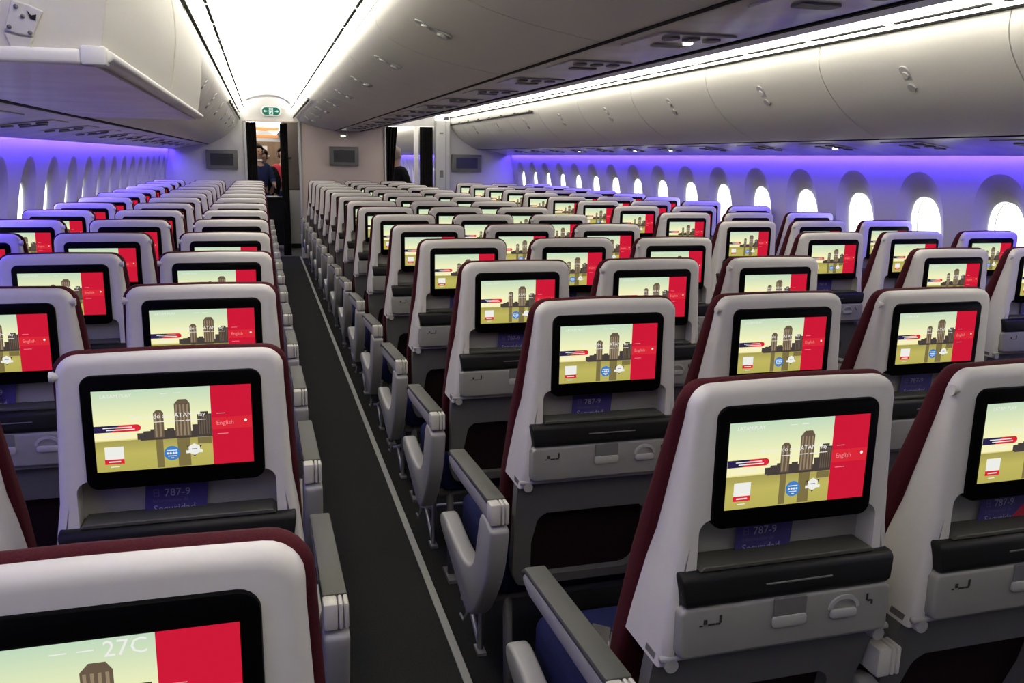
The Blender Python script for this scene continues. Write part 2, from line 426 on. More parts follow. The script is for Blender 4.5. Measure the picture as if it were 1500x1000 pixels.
def part(name, key, parent, loc=None):
    o = bpy.data.objects.new(name, S[key]); link(o, parent)
    if loc: o.location = loc
    return o

ORD = ['', 'first','second','third','fourth','fifth','sixth','seventh','eighth','ninth','tenth','eleventh','twelfth','thirteenth','fourteenth','fifteenth','sixteenth']
SP, GX, PITCHY = .4933, 1.9616, .80
BLK = dict(L=(-GX, 1.531, -1, 13, 'left block'), C=(0.0, 1.1276, 0, 14, 'centre block'), R=(GX, 1.3201, 0, 13, 'right block'))
COLN = dict(L={-1:'window seat',0:'middle seat',1:'aisle seat'}, C={-1:'left aisle seat',0:'middle seat',1:'right aisle seat'}, R={-1:'aisle seat',0:'middle seat',1:'window seat'})

def in_frame(x, y):
    P = [proj(x+dx, y+dy, z) for dx in (-.25,.25) for dy in (0,.6) for z in (.3,.8,1.23)]
    P = [p for p in P if p]
    if not P: return False
    xs = [p[0] for p in P]; ys = [p[1] for p in P]
    return max(xs) > 0 and min(xs) < 1500 and max(ys) > 0 and min(ys) < 1000

def make_seat(g, c, k):
    gx, y0, k0, k1, bname = BLK[g]
    x = gx + c*SP; y = y0 + PITCHY*k - (.02 if (g, c, k) == ('L', 1, -1) else 0)
    if not in_frame(x, y): return
    n = k - k0 + 1; back = k1 - k + 1
    where = (f'{ORD[n]} row from the nearest' if n <= 7 else
             ('front row by the bulkhead' if back == 1 else f'{ORD[back]} row back from the bulkhead'))
    screen_w = 'lit screen'
    lab = f'white-backed economy seat, {COLN[g][c]} of the {bname}, {where}'
    e = empty('airline_seat', (x, y, 0), lab, 'seat', f'economy seats in the {bname}')
    near = y < 4.8; mid = y < 8.0
    part('backrest_shell', 'shell', e)
    m = part('monitor', 'monitor', e)
    d = part('display', 'display27' if (g, c, k) == ('L', 1, -1) else 'display', m)
    part('back_cushion', 'cushion', e)
    part('seat_cushion', 'seatcushion', e)
    part('niche_panel', 'niche', e)
    bd = part('stowage_band', 'band', e)
    t = part('tray_table', 'tray', e)
    kp = part('kick_panel', 'kick', e); part('literature_pocket', 'pocket', kp)
    if mid:
        part('shelf_lip', 'lip', bd)
        la = part('latch_notch_shade', 'latch', t)
        part('highlight_bar', 'bar', e)
    if near:
        part('latch_lit_lip', 'latch_lit_lip', t); part('cup_ring', 'cup', t); part('pictogram', 'icon', t)
        part('hinge_cap', 'hinge', e, (-.20,0,0)); part('hinge_cap', 'hinge', e, (.20,0,0)); part('slit', 'slit', bd)
    # armrests
    sides = [-1] + ([1] if c == 1 else [])
    for s in sides:
        aisle = (c, s) in (((1, 1),) if g == 'L' else ((-1, -1), (1, 1)) if g == 'C' else ((-1, -1),))
        ax = s*.2467
        if not mid and not aisle: continue
        if aisle: ax = s*.268
        a = part('armrest', 'arm', e, (ax, 0, 0)); part('armrest_pad', 'pad', a); part('end_cap', 'cap', a)
        if aisle:
            r = part('side_shroud', 'shroud', e, (ax, 0, 0))
            if mid: part('trim_wire', 'trim_wire', r)
            part('leg', 'leg', e, (s*.195, 0, 0)); 
            if near: part('leg', 'rearleg', e, (s*.18, 0, 0))
        else:
            part('armrest_mount', 'shroud_mid', e, (ax, 0, 0))
    if c == 0: part('leg', 'rearleg', e)
    if near:
        part('seat_beam', 'beam', e); part('baggage_bar', 'bagbar', e)
    elif mid: part('baggage_bar', 'bagbar', e)
    # coat hook next to the neighbour
    if mid and (c > -1 if g != 'L' else True):
        hs = -1 if (g != 'L' or c == 1) else 1
        o = part('coat_hook', 'hook', e, (hs*.178, .018, 1.188))
        if hs == 1: o.rotation_euler = (0, 0, PI)
    if (g, c, k) == ('C', -1, 0):
        o = part('belt_buckle', 'buckle', e, (-.125, .50, .486)); o.rotation_euler = (.15, 0, 1.1); o.scale = (1.7,1.7,1.5)
    return e

seats = {}
for g in 'LCR':
    for k in range(BLK[g][2], BLK[g][3]+1):
        for c in (-1, 0, 1):
            e = make_seat(g, c, k)
            if e: seats[g, c, k] = e

# ------------------------------------------------------------------ safety cards standing in the niches
def card_meshes():
    mb = MB(); mb.bm(prism([(-.056,0),(.050,0),(.058,.082),(-.050,.082)], 'y', 0, .0012)); base = mb.mesh('card', M['card'])
    mb = MB()
    vs, fs = text_mesh('787-9', .0195); mb.add([(-.022+x, -.0004, .0235+y) for x, y, z in vs], fs)
    vs, fs = text_mesh('Seguridad', .0185); mb.add([(-.042+x, -.0004, -.0055+y) for x, y, z in vs], fs)
    t1 = mb.mesh('card_text', M['cardtxt'])
    mb = MB()
    vs, fs = text_mesh('Información de', .010); mb.add([(-.042+x, -.0004, .0125+y) for x, y, z in vs], fs)
    for x0,x1,z0,z1 in ((-.040,-.0385,.0235,.0375),(-.032,-.0305,.0235,.0375),(-.040,-.030,.0235,.025),(-.040,-.030,.030,.0315),(-.040,-.032,.036,.0375)): mb.box(x0,x1,-.0005,-.0003,z0,z1)
    t2 = mb.mesh('card_small_print', M['cardfaint'])
    mb = MB(); mb.add([(.020,-.0006,.0),(.051,-.0006,.0),(.0535,-.0006,.030)], [(0,1,2)]); t3 = mb.mesh('card_corner', M['cardred'])
    return base, t1, t2, t3
CB, CT, CF, CR = card_meshes()
for (g, c, k), e in seats.items():
    y = e.location.y
    if y > 4.7 and not (g == 'R' and y < 4.8): continue
    if (g, c, k) in (('L',1,-1),): continue
    o = bpy.data.objects.new('safety_card', CB); COL.objects.link(o)
    dx = -.012 + random.uniform(-.012, .012)
    o.location = (e.location.x + dx, y + .0435, .9266); o.rotation_euler = (.04, 0, 0)
    o.rotation_euler.x = -.05
    gx, y0, k0, k1, bname = BLK[g]
    n = k - k0 + 1
    tag(o, f'purple safety card in {COLN[g][c]} back of {bname}, {ORD[n]} row from nearest', 'safety card', 'safety cards in the seat backs')
    for nm, me in (('lettering', CT), ('small_print', CF)) + ((('red_corner', CR),) if (g, c, k) == ('C', 0, 0) else ()):
        q = bpy.data.objects.new(nm, me); link(q, o)

# small bottle standing in the niche of the middle seat, left block
bt = empty('water_bottle', (-GX-.032, 2.331+.018, .927), 'small clear bottle with white cap and red label in left-block seat back', 'bottle')
def lathe(prof, n=16):
    mb = MB(); v = []; f = []
    for r, z in prof: v += [(r*math.cos(2*PI*k/n), r*math.sin(2*PI*k/n), z) for k in range(n)]
    for i in range(len(prof)-1):
        for k in range(n): f.append((i*n+k, i*n+(k+1)%n, (i+1)*n+(k+1)%n, (i+1)*n+k))
    f.append(tuple(range(n-1,-1,-1))); f.append(tuple((len(prof)-1)*n+k for k in range(n)))
    mb.add(v, f, 0, True); return mb
lathe([(.016,0),(.018,.004),(.018,.016),(.0185,.017)]).obj('bottle_base', M['whitec'], bt)
lathe([(.0185,.017),(.0188,.018),(.0188,.040),(.018,.041)]).obj('bottle_label', M['cardred'], bt)
lathe([(.018,.041),(.009,.050),(.008,.052)]).obj('bottle_neck', M['whitec'], bt)
lathe([(.0095,.052),(.0105,.053),(.0105,.063),(.009,.065)]).obj('bottle_cap', M['whitec'], bt)

# ------------------------------------------------------------------ cabin shell
Y0, YB, YE = -3.0, 13.7, 34.0
def extrude_profile(name, prof, ya, yb, m, flip=False, close=False, smooth_=True, ny=1):
    mb = MB(); n = len(prof); v = []; f = []
    for j in range(ny+1):
        y = ya + (yb-ya)*j/ny
        v += [(x, y, z) for x, z in prof]
    for j in range(ny):
        for i in range(n-1):
            q = (j*n+i, (j+1)*n+i, (j+1)*n+i+1, j*n+i+1)
            f.append(q[::-1] if flip else q)
    mb.add(v, f, 0, smooth_)
    o = mb.obj(name, m)
    return o

mb = MB(); mb.box(-2.75,2.75,Y0,YB+.25,-.05,0); structure(mb.obj('floor', M['carpet']))
mb = MB(); mb.box(-2.75,2.75,YB+.25,YE,-.05,-.0005); structure(mb.obj('floor_vestibule', M['vinyl']))
tn = [0]
def trim(mb, m):
    tn[0] += 1; return structure(mb.obj(f'trim_{tn[0]}', m))
for x in (-.765, .765, -1.19, 1.19):
    mb = MB(); mb.box(x-.0125, x+.0125, Y0, YB+.2, 0, .004); trim(mb, M['track'])
    mb = MB(); mb.box(x+.016, x+.019, Y0, YB+.2, 0, .0035); trim(mb, M['line'])

# ceiling: two aisle vaults joined over the centre bins
vault = [(1.72,2.30),(1.62,2.215),(1.61,2.235),(1.58,2.30),(1.50,2.36),(1.38,2.41),(1.24,2.435),(1.10,2.435),(.98,2.41),(.88,2.36),(.82,2.30),(.80,2.235),(.79,2.225),(.74,2.285),(.5,2.285),(0,2.285)]
prof = [(-x, z) for x, z in vault] + vault[-2::-1]
o = extrude_profile('ceiling', prof, Y0, YB, M['ceil']); structure(o)
o = extrude_profile('ceiling_forward', prof, YB, YE, M['ceil']); structure(o)
mb = MB(); mb.box(-2.8,2.8,Y0-.05,Y0,0,2.5); structure(mb.obj('wall_back', M['column']))
mb = MB(); mb.box(-2.8,2.8,YE,YE+.05,0,2.5); structure(mb.obj('wall_end', M['bulkw']))

# side walls with scalloped window bays
WP = .623; WY0 = 3.885
def wx(z): return 2.60 + (1.62 - z)*.15
ys = [WY0 + WP*n for n in range(-11, 49)]
def superell(cy, cz, a, b, n=40, e=2.6):
    out = []
    for i in range(n):
        t = 2*PI*i/n; c, s = math.cos(t), math.sin(t)
        out.append((cy + a*math.copysign(abs(c)**(2/e), c), cz + b*math.copysign(abs(s)**(2/e), s)))
    return out
mouth = superell(0, 1.205, .205, .322, 40, 2.3); mid1 = superell(0, 1.165, .165, .262, 40, 2.4); pane = superell(0, 1.14, .138, .235, 40, 2.6)
def cell_mesh():
    bm_ = bmesh.new(); h = WP/2
    O = [(-h,.60),(h,.60),(h,1.62),(-h,1.62)]
    def loop(p): return [bm_.verts.new((wx(z), y, z)) for y, z in p]
    A = loop(O); B = loop(mouth)
    E = [bm_.edges.new((L[k], L[(k+1)%len(L)])) for L in (A, B) for k in range(len(L))]
    bmesh.ops.triangle_fill(bm_, use_beauty=True, use_dissolve=False, edges=E)
    fl = [bm_.verts.new((2.72,-h,0)), bm_.verts.new((2.72,h,0)), A[1], A[0]]
    bm_.faces.new(fl)
    for f in bm_.faces: f.normal_update()
    mb = MB(); mb.bm(bm_); return mb
def reveal_mesh():
    rings = [[(wx(z), y, z) for y, z in mouth], [(wx(z)+.024, y, z) for y, z in mid1], [(wx(z)+.044, y, z) for y, z in pane], [(wx(z)+.056, y*1.01, z) for y, z in pane]]
    mb = MB(); n = 40; v = [p for r in rings for p in r]; f = []
    for i in range(len(rings)-1):
        for k in range(n): f.append((i*n+k, i*n+(k+1)%n, (i+1)*n+(k+1)%n, (i+1)*n+k))
    mb.add(v, f, 0, True); return mb
def frame_mesh():
    mb = MB(); mb.tube([(wx(z)+.10, y*1.0, z) for y, z in superell(0, 1.14, .134, .231, 40, 2.6)] + [(wx(1.14)+.10, .134, 1.14)], .0022, 6, 0, False); return mb
FRM = frame_mesh().mesh('outer_frame', M['column'])
def pane_mesh():
    mb = MB(); mb.add([(wx(z)+.052, y, z) for y, z in pane], [tuple(range(40))]); return mb
WALL = cell_mesh(); REV = reveal_mesh().mesh('reveal', M['wall']); PANE = pane_mesh().mesh('pane', M['glass'])
for side, sname in ((1,'right'),(-1,'left')):
    for fwd in (False, True):
        mb = MB()
        for y in ys:
            if (y > YB + .1) != fwd: continue
            mb.add([(side*vx, vy + y, vz) for vx, vy, vz in WALL.v], WALL.f)
        structure(mb.obj(f'wall_{sname}' + ('_forward' if fwd else ''), M['wall']))
wn = 0
for side in (1, -1):
    for y in ys:
        if y < .5: 
            pass
        wn += 1
        w = empty(f'window_{wn}', (0, y, 0)); w['kind'] = 'structure'; fr = bpy.data.objects.new('outer_frame', FRM); link(fr, w); structure(fr)
        w.scale = (side, 1, 1)
        r = bpy.data.objects.new('window_reveal', REV); link(r, w); structure(r)
        p = bpy.data.objects.new('window_pane', PANE); link(p, w); structure(p)
# blind area behind bins
for s in (1,-1):
    mb = MB(); pr = [(s*2.60,1.62),(s*2.605,1.66),(s*2.3,2.35),(s*1.70,2.30)]
    extr = extrude_profile(f'trim_{tn[0]+1}', pr, Y0, YE, M['wall']); tn[0] += 1; structure(extr)

for s in (1,-1):
    mb = MB(); mb.bm(prism([(s*2.036,1.7095),(s*2.040,1.7035),(s*2.068,1.7025),(s*2.070,1.7105)], 'y', Y0, YB)); trim(mb, M['line'])
    mb = MB(); mb.bm(prism([(s*.186,1.9400),(s*.206,1.9405),(s*.206,1.947),(s*.186,1.947)], 'y', Y0, YB)); trim(mb, M['line'])
# service-panel strips under the outboard and centre bins
for s in (1,-1):
    o = extrude_profile(f'trim_{tn[0]+1}', [(s*2.062,1.735),(s*2.065,1.712),(s*2.10,1.702),(s*2.33,1.672),(s*2.50,1.636),(s*2.534,1.626),(s*2.539,1.624),(s*2.542,1.634)], Y0, YB, M['psu']); tn[0] += 1; structure(o)
    o = extrude_profile(f'trim_{tn[0]+1}', [(s*2.062,1.735),(s*2.065,1.712),(s*2.10,1.702),(s*2.33,1.672),(s*2.50,1.636),(s*2.534,1.626),(s*2.539,1.624),(s*2.542,1.634)], YB+.5, YE, M['psu']); tn[0] += 1; structure(o)
o = extrude_profile(f'trim_{tn[0]+1}', [(-.192,1.965),(-.190,1.948),(-.165,1.942),(.165,1.942),(.190,1.948),(.192,1.965)], Y0, YB, M['psu']); tn[0] += 1; structure(o)

# ------------------------------------------------------------------ overhead bins
belly = spline([(1.60,2.19),(1.598,2.10),(1.635,2.005),(1.735,1.885),(1.87,1.785),(2.01,1.715)], 5) + [(2.035,1.708),(2.052,1.72)]
binpoly = belly + [(2.06,1.80),(2.04,2.27),(1.72,2.27),(1.61,2.205)]
cbelly = spline([(.80,2.20),(.783,2.13),(.725,2.075),(.62,2.03),(.45,1.985),(.235,1.947)], 5) + [(.205,1.944),(.198,1.955)]
cbinpoly = cbelly + [(.198,2.28),(.74,2.28),(.79,2.22)]
BL = 1.245; GAPB = .0035
def bin_mesh(poly, sx):
    mb = MB(); mb.bm(prism([(sx*x, z) for x, z in poly], 'y', GAPB, BL-GAPB, 0)); return smooth(mb.mesh('bin_body', M['bin']), 35)
BINM = {('o',1): bin_mesh(binpoly,1), ('o',-1): bin_mesh(binpoly,-1), ('c',1): bin_mesh(cbinpoly,1), ('c',-1): bin_mesh(cbinpoly,-1)}
# latch: oval plate, recess shading painted as darker grey, two round buttons, laid along the belly
mb = MB(); mb.bm(prism(rrect(-.028,.028,-.078,.078,.0279,8), 'y', -.003, .006, .0015, 1)); LP = smooth(mb.mesh('latch_plate', M['column']))
mb = MB(); mb.tube([(0,-.014,-.042),(0,.004,-.042)], .023, 16); LB = smooth(mb.mesh('latch_button', M['shroud']))
mb = MB(); mb.tube([(0,-.010,.030),(0,.004,.030)], .018, 16); LB2 = smooth(mb.mesh('latch_disc', M['bin']))
def add_latch(parent, x, z, y, sx, nx, nz):
    e = bpy.data.objects.new('latch', LP); link(e, parent)
    # local -y is the outward normal (nx,0,nz); local z runs up along the face
    n = Vector((nx,0,nz)).normalized(); yv = -n; zv = Vector((-nz*(-1 if nx>0 else 1),0,nx*(-1 if nx>0 else 1)))
    zv = Vector((0,1,0)).cross(n); zv = zv if zv.z > 0 else -zv
    xv = yv.cross(zv)
    e.matrix_local = Matrix(((xv.x,yv.x,zv.x,x),(xv.y,yv.y,zv.y,y),(xv.z,yv.z,zv.z,z),(0,0,0,1)))
    for nm, me in (('latch_button', LB), ('latch_disc', LB2)):
        q = bpy.data.objects.new(nm, me); link(q, e)
def closed_bin(kind, s, y, label, group, latch=True):
    o = bpy.data.objects.new('overhead_bin', BINM[kind, s]); COL.objects.link(o); o.location = (0, y, 0)
    tag(o, label, 'overhead bin', group)
    if latch:
        if kind == 'o': add_latch(o, s*1.668, 1.963, BL/2, s, -s*.72, -.66)
        else: add_latch(o, s*.652, 2.040, BL/2, s, s*.40, -.92)
    return o
y = 2.93 - BL*2; k = 0
while y + BL < YB + .05:
    far = y + BL > 1.0
    if far:
        k += 1
        closed_bin('o', 1, y, f'closed overhead bin with curved grey door on right side, {ORD[k]} from the nearest', 'overhead bins along the right side')
    y += BL
YB_R = y
k = 0; y = 4.19
while y + BL < YB + .05:
    k += 1
    closed_bin('o', -1, y, f'closed overhead bin on left side, {ORD[k]} beyond the lowered open bins', 'closed overhead bins along the left side'); y += BL
k = 0; y = 2.78 - BL*2
while y + BL < YB:
    yy = y
    k += 1
    closed_bin('c', -1, yy, f'closed centre overhead bin facing the left aisle, {ORD[k]} from the nearest', 'centre overhead bins facing the left aisle')
    closed_bin('c', 1, yy, f'closed centre overhead bin facing the right aisle, {ORD[k]} from the nearest', 'centre overhead bins facing the right aisle', False)
    y += BL
for s in (1,-1):
    mb = MB(); mb.bm(prism([(s*x, z) for x, z in cbinpoly], 'y', y+GAPB, YB-.001, 0)); o = structure(mb.obj(f'trim_{tn[0]+1}', M['bin'])); smooth(o.data, 35); tn[0] += 1
# fillers that carry the outboard bin line to the bulkhead
for s, ya in ((1, YB_R), (-1, 4.19 + BL*7)):
    if YB - ya > .02:
        mb = MB(); mb.bm(prism([(s*x, z) for x, z in binpoly], 'y', ya+GAPB, YB, 0)); o = structure(mb.obj(f'trim_{tn[0]+1}', M['bin'])); smooth(o.data, 35); tn[0] += 1
# bins of the next cabin, seen through the right doorway
for s in (1,-1):
    mb = MB(); mb.bm(prism([(s*x, z) for x, z in binpoly], 'y', YB+.55, YE, 0)); o = structure(mb.obj(f'trim_{tn[0]+1}', M['bin'])); smooth(o.data, 35); tn[0] += 1

# the two lowered bins on the left
fp = spline([(-1.572,1.725),(-1.557,1.80),(-1.544,1.91),(-1.550,2.02),(-1.584,2.13),(-1.645,2.20)], 5)
bucket = fp + [(-1.98,2.20),(-2.04,2.10),(-2.07,1.78),(-2.06,1.722)]
def open_bin(y, label, hinge):
    e = empty('open_overhead_bin', (0, y, 0), label, 'overhead bin', 'lowered open overhead bins on the left')
    mb = MB(); mb.bm(prism(bucket, 'y', .012, BL-.004, 0)); o = mb.obj('bin_door', M['bucket'], e); smooth(o.data, 35)
    ep = [(x*1.0 + (.004 if x > -1.7 else 0), z) for x, z in bucket]
    mb = MB(); mb.bm(prism(ep, 'y', 0, .014, .003, 2)); o = mb.obj('end_panel', M['bulkw'] if False else M['bucket'], e); smooth(o.data, 35)
    # white lip along the bottom edges
    mb = MB(); mb.bm(prism([(-1.590,1.712),(-1.553,1.712),(-1.545,1.718),(-1.545,1.727),(-1.552,1.7325),(-1.590,1.7325)], 'y', .003, BL-.002, .003, 2)); o = mb.obj('lip', M['white'], e); smooth(o.data)
    mb = MB(); mb.bm(prism([(-2.05,1.702),(-1.597,1.706),(-1.597,1.732),(-2.05,1.728)], 'y', -.012, .006, .007, 3))
    if hinge: o = mb.obj('end_lip', M['white'], e); smooth(o.data)
    mb = MB(); mb.bm(rbox(-1.598,-1.556,-.0125,.028,1.706,1.738,.005,2))
    if hinge: o = mb.obj('corner_cap', M['white'], e); smooth(o.data)
    mb = MB(); mb.box(-2.05,-1.58,.0,BL-.004,1.706,1.716); mb.obj('underside', M['psu'], e)
    if hinge:
        h = MB(); h.bm(prism([(-1.712,1.757),(-1.690,1.751),(-1.669,1.749),(-1.660,1.770),(-1.650,1.790),(-1.670,1.799),(-1.697,1.806)], 'y', -.007, .001, .002, 2)); hb = h.obj('hinge_bracket', M['bin'], e)
        h = MB(); h.bm(prism([(-1.713,1.753),(-1.700,1.712),(-1.688,1.712),(-1.668,1.746),(-1.690,1.7475)], 'y', -.005, .001, .002, 2)); h.obj('hinge_arm', M['bucket'], e)
        for bx, bz in ((-1.690,1.795),(-1.681,1.780),(-1.703,1.762),(-1.672,1.754),(-1.695,1.718)):
            h = MB(); h.tube([(bx,-.010,bz),(bx,-.004,bz)], .0036, 10); h.obj('bolt', M['frame'], hb)
        h = MB(); h.bm(prism([(-1.674,1.790),(-1.670,1.776),(-1.662,1.774),(-1.660,1.784),(-1.668,1.782)], 'y', -.0085, -.006)); h.obj('latch_slot', M['dark'], hb)
        h = MB(); h.tube([(-1.680,-.006,1.716),(-1.671,-.006,1.730)], .0028, 8); h.obj('link_pin', M['dark'], hb)
open_bin(1.70, 'lowered open overhead bin with hinge bracket on its end, nearest on the left', True)
open_bin(1.70+BL, 'lowered open overhead bin on the left, behind the one with hinge bracket', False)

# ------------------------------------------------------------------ light strips, vents, curtain rails
def strip_light(prof, label, m, ya=Y0+.1, yb=YB-.05, n=14):
    mb = MB(); L = (yb-ya)/n; v = []; f = []
    for j in range(n+1): v += [(x, ya+L*j, z) for x, z in prof]
    for j in range(n): f.append((2*j, 2*j+1, 2*j+3, 2*j+2))
    mb.add(v, f); o = mb.obj('strip_light', m); tag(o, label, 'light'); return o
def lens(prof, parent, ya=Y0+.1, yb=YB-.05):  # emissive underside added to whiten the cove lip
    mb = MB(); n = len(prof)
    v = [(x, y, z) for y in (ya, yb) for x, z in prof]
    mb.add(v, [(i, i+1, n+i+1, n+i) for i in range(n-1)]); o = mb.obj('added_glow_lip', M['lens'], parent)
for s, nm in ((-1,'left'),(1,'right')):
    for ya, yb, where in ((-.7, YB-.05, ''), (YB+.6, YE-.2, ' in the next cabin')):
        o = strip_light([(s*1.595,2.215),(s*1.50,2.215)], f'white cove light strip above the {nm} overhead bins{where}', M['led'], ya, yb)
        lens([(s*1.605,2.200),(s*1.598,2.194),(s*1.52,2.199),(s*1.47,2.204),(s*1.465,2.215)], o, ya, yb)
        o = strip_light([(s*.805,2.238),(s*.875,2.238)], f'white cove light strip beside the centre bins over the {nm} aisle{where}', M['led'], ya, yb)
        lens([(s*.795,2.222),(s*.805,2.219),(s*.88,2.223),(s*.895,2.227),(s*.897,2.238)], o, ya, yb)
        strip_light([(s*2.544,1.642),(s*2.578,1.637)], f'blue light strip above the windows on the {nm} wall{where}', M['ledblue'], ya, yb)
k = 0
for s, x, nm in ((1,1.508,'right bins'),(-1,1.508,'left bins'),(-1,.862,'centre bins over the left aisle')):
    for n in range(24):
        y = 1.08 + .622*n - (.62 if s < 0 else 0)
        if y < .2 or y + .55 > YB: continue
        z = 2.1985 if x > 1 else 2.2195
        mb = MB()
        mb.bm(rbox(-.012,.012,0,.548,-.006,.003,.002,1))
        o = mb.obj('air_vent', M['slot']); o.location = (s*x, y, z); o.scale = (1 if s > 0 else .6, 1, 1)
        tag(o, f'narrow dark air slot in the ceiling edge along the {nm}', 'vent', f'air slots along the {nm}')
for s in (1,-1):
    mb = MB(); mb.box(min(s*1.585,s*1.603),max(s*1.585,s*1.603),Y0,YB,2.180,2.190); trim(mb, M['line'])
for s, x, z, nm in ((1,1.618,2.075,'right bins'),(-1,1.618,2.075,'left bins'),(-1,.795,2.12,'centre bins')):
    e = empty('curtain_rail', (s*x, 0, z), f'dark curtain rail on the edge of the {nm} near the bulkhead', 'rail')
    mb = MB(); mb.tube([(-s*.0 - (s*.034 if x > 1 else -s*-.018*-1), 9.3, 0),(-s*.0 - (s*.034 if x > 1 else -s*-.018*-1), YB-.02, 0)], .011, 8); mb.obj('rail', M['slot'], e)
    for j in range(8):
        mb = MB(); yy = 9.4 + j*.6; xx = -(s*.034 if x > 1 else -s*-.018*-1); mb.box(xx-.006, xx+.012*(1 if s>0 else 1), yy, yy+.03, 0, .022); mb.obj('rail_bracket', M['slot'], e)

# service units (reading lamps, nozzles) per seat row
mb = MB(); mb.bm(prism(rrect(-.13,.13,-.17,.17,.02), 'z', -.004, .003, .002, 1)); PSU = smooth(mb.mesh('psu', M['psu']))
mb = MB(); mb.bm(prism(rrect(-.022,.022,-.035,.035,.02), 'z', -.007, .0)); OV = mb.mesh('reading_lamp', M['mon'])
mb = MB(); mb.bm(prism(rrect(-.010,.010,-.022,.022,.009), 'z', -.0085, .0)); ON = mb.mesh('lit_lamp', M['spot'])
mb = MB(); mb.bm(prism(rrect(-.055,.055,-.03,.03,.01), 'z', -.006, .0)); SIGN = mb.mesh('seat_belt_sign', M['frame'])
def psu(x, y, z, ry, label, lit, group):
    e = bpy.data.objects.new('service_unit', PSU); COL.objects.link(e); e.location = (x, y, z); e.rotation_euler = (0, ry, 0)
    tag(e, label, 'service unit', group)
    for j, (a, b_) in enumerate(((-.07,-.10),(.0,-.10),(.07,-.10))):
        q = bpy.data.objects.new('reading_lamp', OV); link(q, e); q.location = (a, b_, -.003)
    q = bpy.data.objects.new('sign_panel', SIGN); link(q, e); q.location = (0, .06, -.003)
    if lit:
        q = bpy.data.objects.new('lit_lamp', ON); link(q, e); q.location = (.03, -.02, -.003)
for g, x, z, ry, nm in (('L',-2.29,1.676,-.135,'left'),('R',2.29,1.676,.135,'right'),('C',0,1.9405,0,'centre')):
    k = 0
    for j in range(14):
        y = BLK[g][1] + PITCHY*(j) + (.72 if g == 'C' else .45)
        if y > YB-.3: continue
        k += 1
        psu(x, y, z, ry, f'small service panel with reading lamps under the {nm} bins, {ORD[k]} from the nearest', any(abs(y-q) < .3 for q in dict(L=(), C=(2.65,), R=(4.97,7.2,8.17,9.77))[g]), f'service panels under the {nm} bins')

# ------------------------------------------------------------------ front bulkheads
def wall_panel(name, poly, y, th, m):
    mb = MB(); mb.bm(prism(poly, 'y', y, y+th, 0)); return structure(mb.obj(name, m))
wall_panel('wall_front_left', [(-2.76,0),(-1.545,0),(-1.545,2.16),(-1.62,2.30),(-2.2,2.35),(-2.76,1.6)], YB, .06, M['bulkw'])
wall_panel('wall_front_center', [(-.715,0),(.545,0),(.545,2.28),(-.715,2.28)], YB, .06, M['bulk'])
wall_panel('wall_front_right', [(1.58,0),(2.76,0),(2.76,1.6),(2.2,2.35),(1.62,2.30),(1.58,2.2)], YB, .06, M['bulkw'])
mb = MB(); mb.bm(rbox(1.345,1.575,YB-.10,YB+.06,0,2.14,.012,2)); col_ = structure(mb.obj('wall_column', M['column']))
mb = MB(); mb.box(1.500,1.512,YB-.102,YB-.099,0,2.13); trim(mb, M['frame'])
# door posts
for x0, x1 in ((-1.545,-1.505),(-.752,-.715),(.545,.575)):
    mb = MB(); mb.bm(rbox(x0,x1,YB-.03,YB+.08,0,2.06,.006,2)); trim(mb, M['column'])
# headers above the doorways
hp = [(-1.545,2.055),(-.715,2.055),(-.715,2.26),(-.80,2.215),(-.87,2.30),(-.94,2.365),(-1.04,2.40),(-1.16,2.40),(-1.27,2.365),(-1.36,2.305),(-1.44,2.23),(-1.50,2.20),(-1.545,2.195)]
wall_panel('wall_front_header_left', hp, YB-.02, .05, M['bulkw'])
mb = MB(); mb.bm(rbox(-1.53,-.73,YB-.045,YB-.015,2.045,2.068,.005,2)); trim(mb, M['bulk'])
hr = [(.545,2.02),(1.36,2.10),(1.36,2.31),(1.16,2.40),(1.04,2.40),(.87,2.30),(.80,2.215),(.545,2.28)]
wall_panel('wall_front_header_right', [(.545,2.035),(.9,2.04),(1.35,2.05),(1.35,2.30),(1.16,2.40),(1.04,2.40),(.87,2.30),(.80,2.215),(.545,2.26)], YB-.02, .05, M['bulkw'])
# monitors
def bulk_monitor(x0, x1, z0, z1, label):
    e = empty('wall_monitor', ((x0+x1)/2, YB, (z0+z1)/2), label, 'monitor')
    w, h = (x1-x0)/2, (z1-z0)/2
    mb = MB(); mb.bm(prism(rrect(-w,w,-h,h,.012), 'y', -.055, .0, .006, 2)); o = mb.obj('housing', M['mon'], e); smooth(o.data)
    mb = MB(); mb.box(-w*.72, w*.72, -.058, -.054, -h*.62, h*.62); mb.obj('screen', M['monscr'], e)
bulk_monitor(-2.09,-1.64,1.345,1.625,'grey wall monitor, switched off, on the left bulkhead')
bulk_monitor(-.297,.145,1.42,1.707,'grey wall monitor, switched off, on the beige centre bulkhead')
bulk_monitor(1.615,2.10,1.352,1.622,'grey wall monitor with bluish glass on the right bulkhead')
e = empty('bulkhead_lamp', (-.077,YB,1.867), 'small lit lamp under the centre bins on the beige bulkhead', 'lamp')
mb = MB(); mb.bm(prism([(-.07,.03),(.07,.03),(.05,-.022),(-.05,-.022)], 'y', -.05, 0, .008, 2)); mb.obj('lamp_body', M['bin'], e)
for a in (-.028,.012): 
    mb = MB(); mb.box(a-.012,a+.014,-.053,-.048,-.012,.004); mb.obj('bulb', M['spot'], e)
for z, h, nm in ((1.945,.012,'narrow dark placard high on the grey column'),(1.315,.055,'dark square placard low on the grey column')):
    mb = MB(); mb.bm(rbox(1.405,1.465,YB-.106,YB-.099,z-h,z+h,.002,1)); o = mb.obj('placard', M['frame']); tag(o, nm, 'sign')
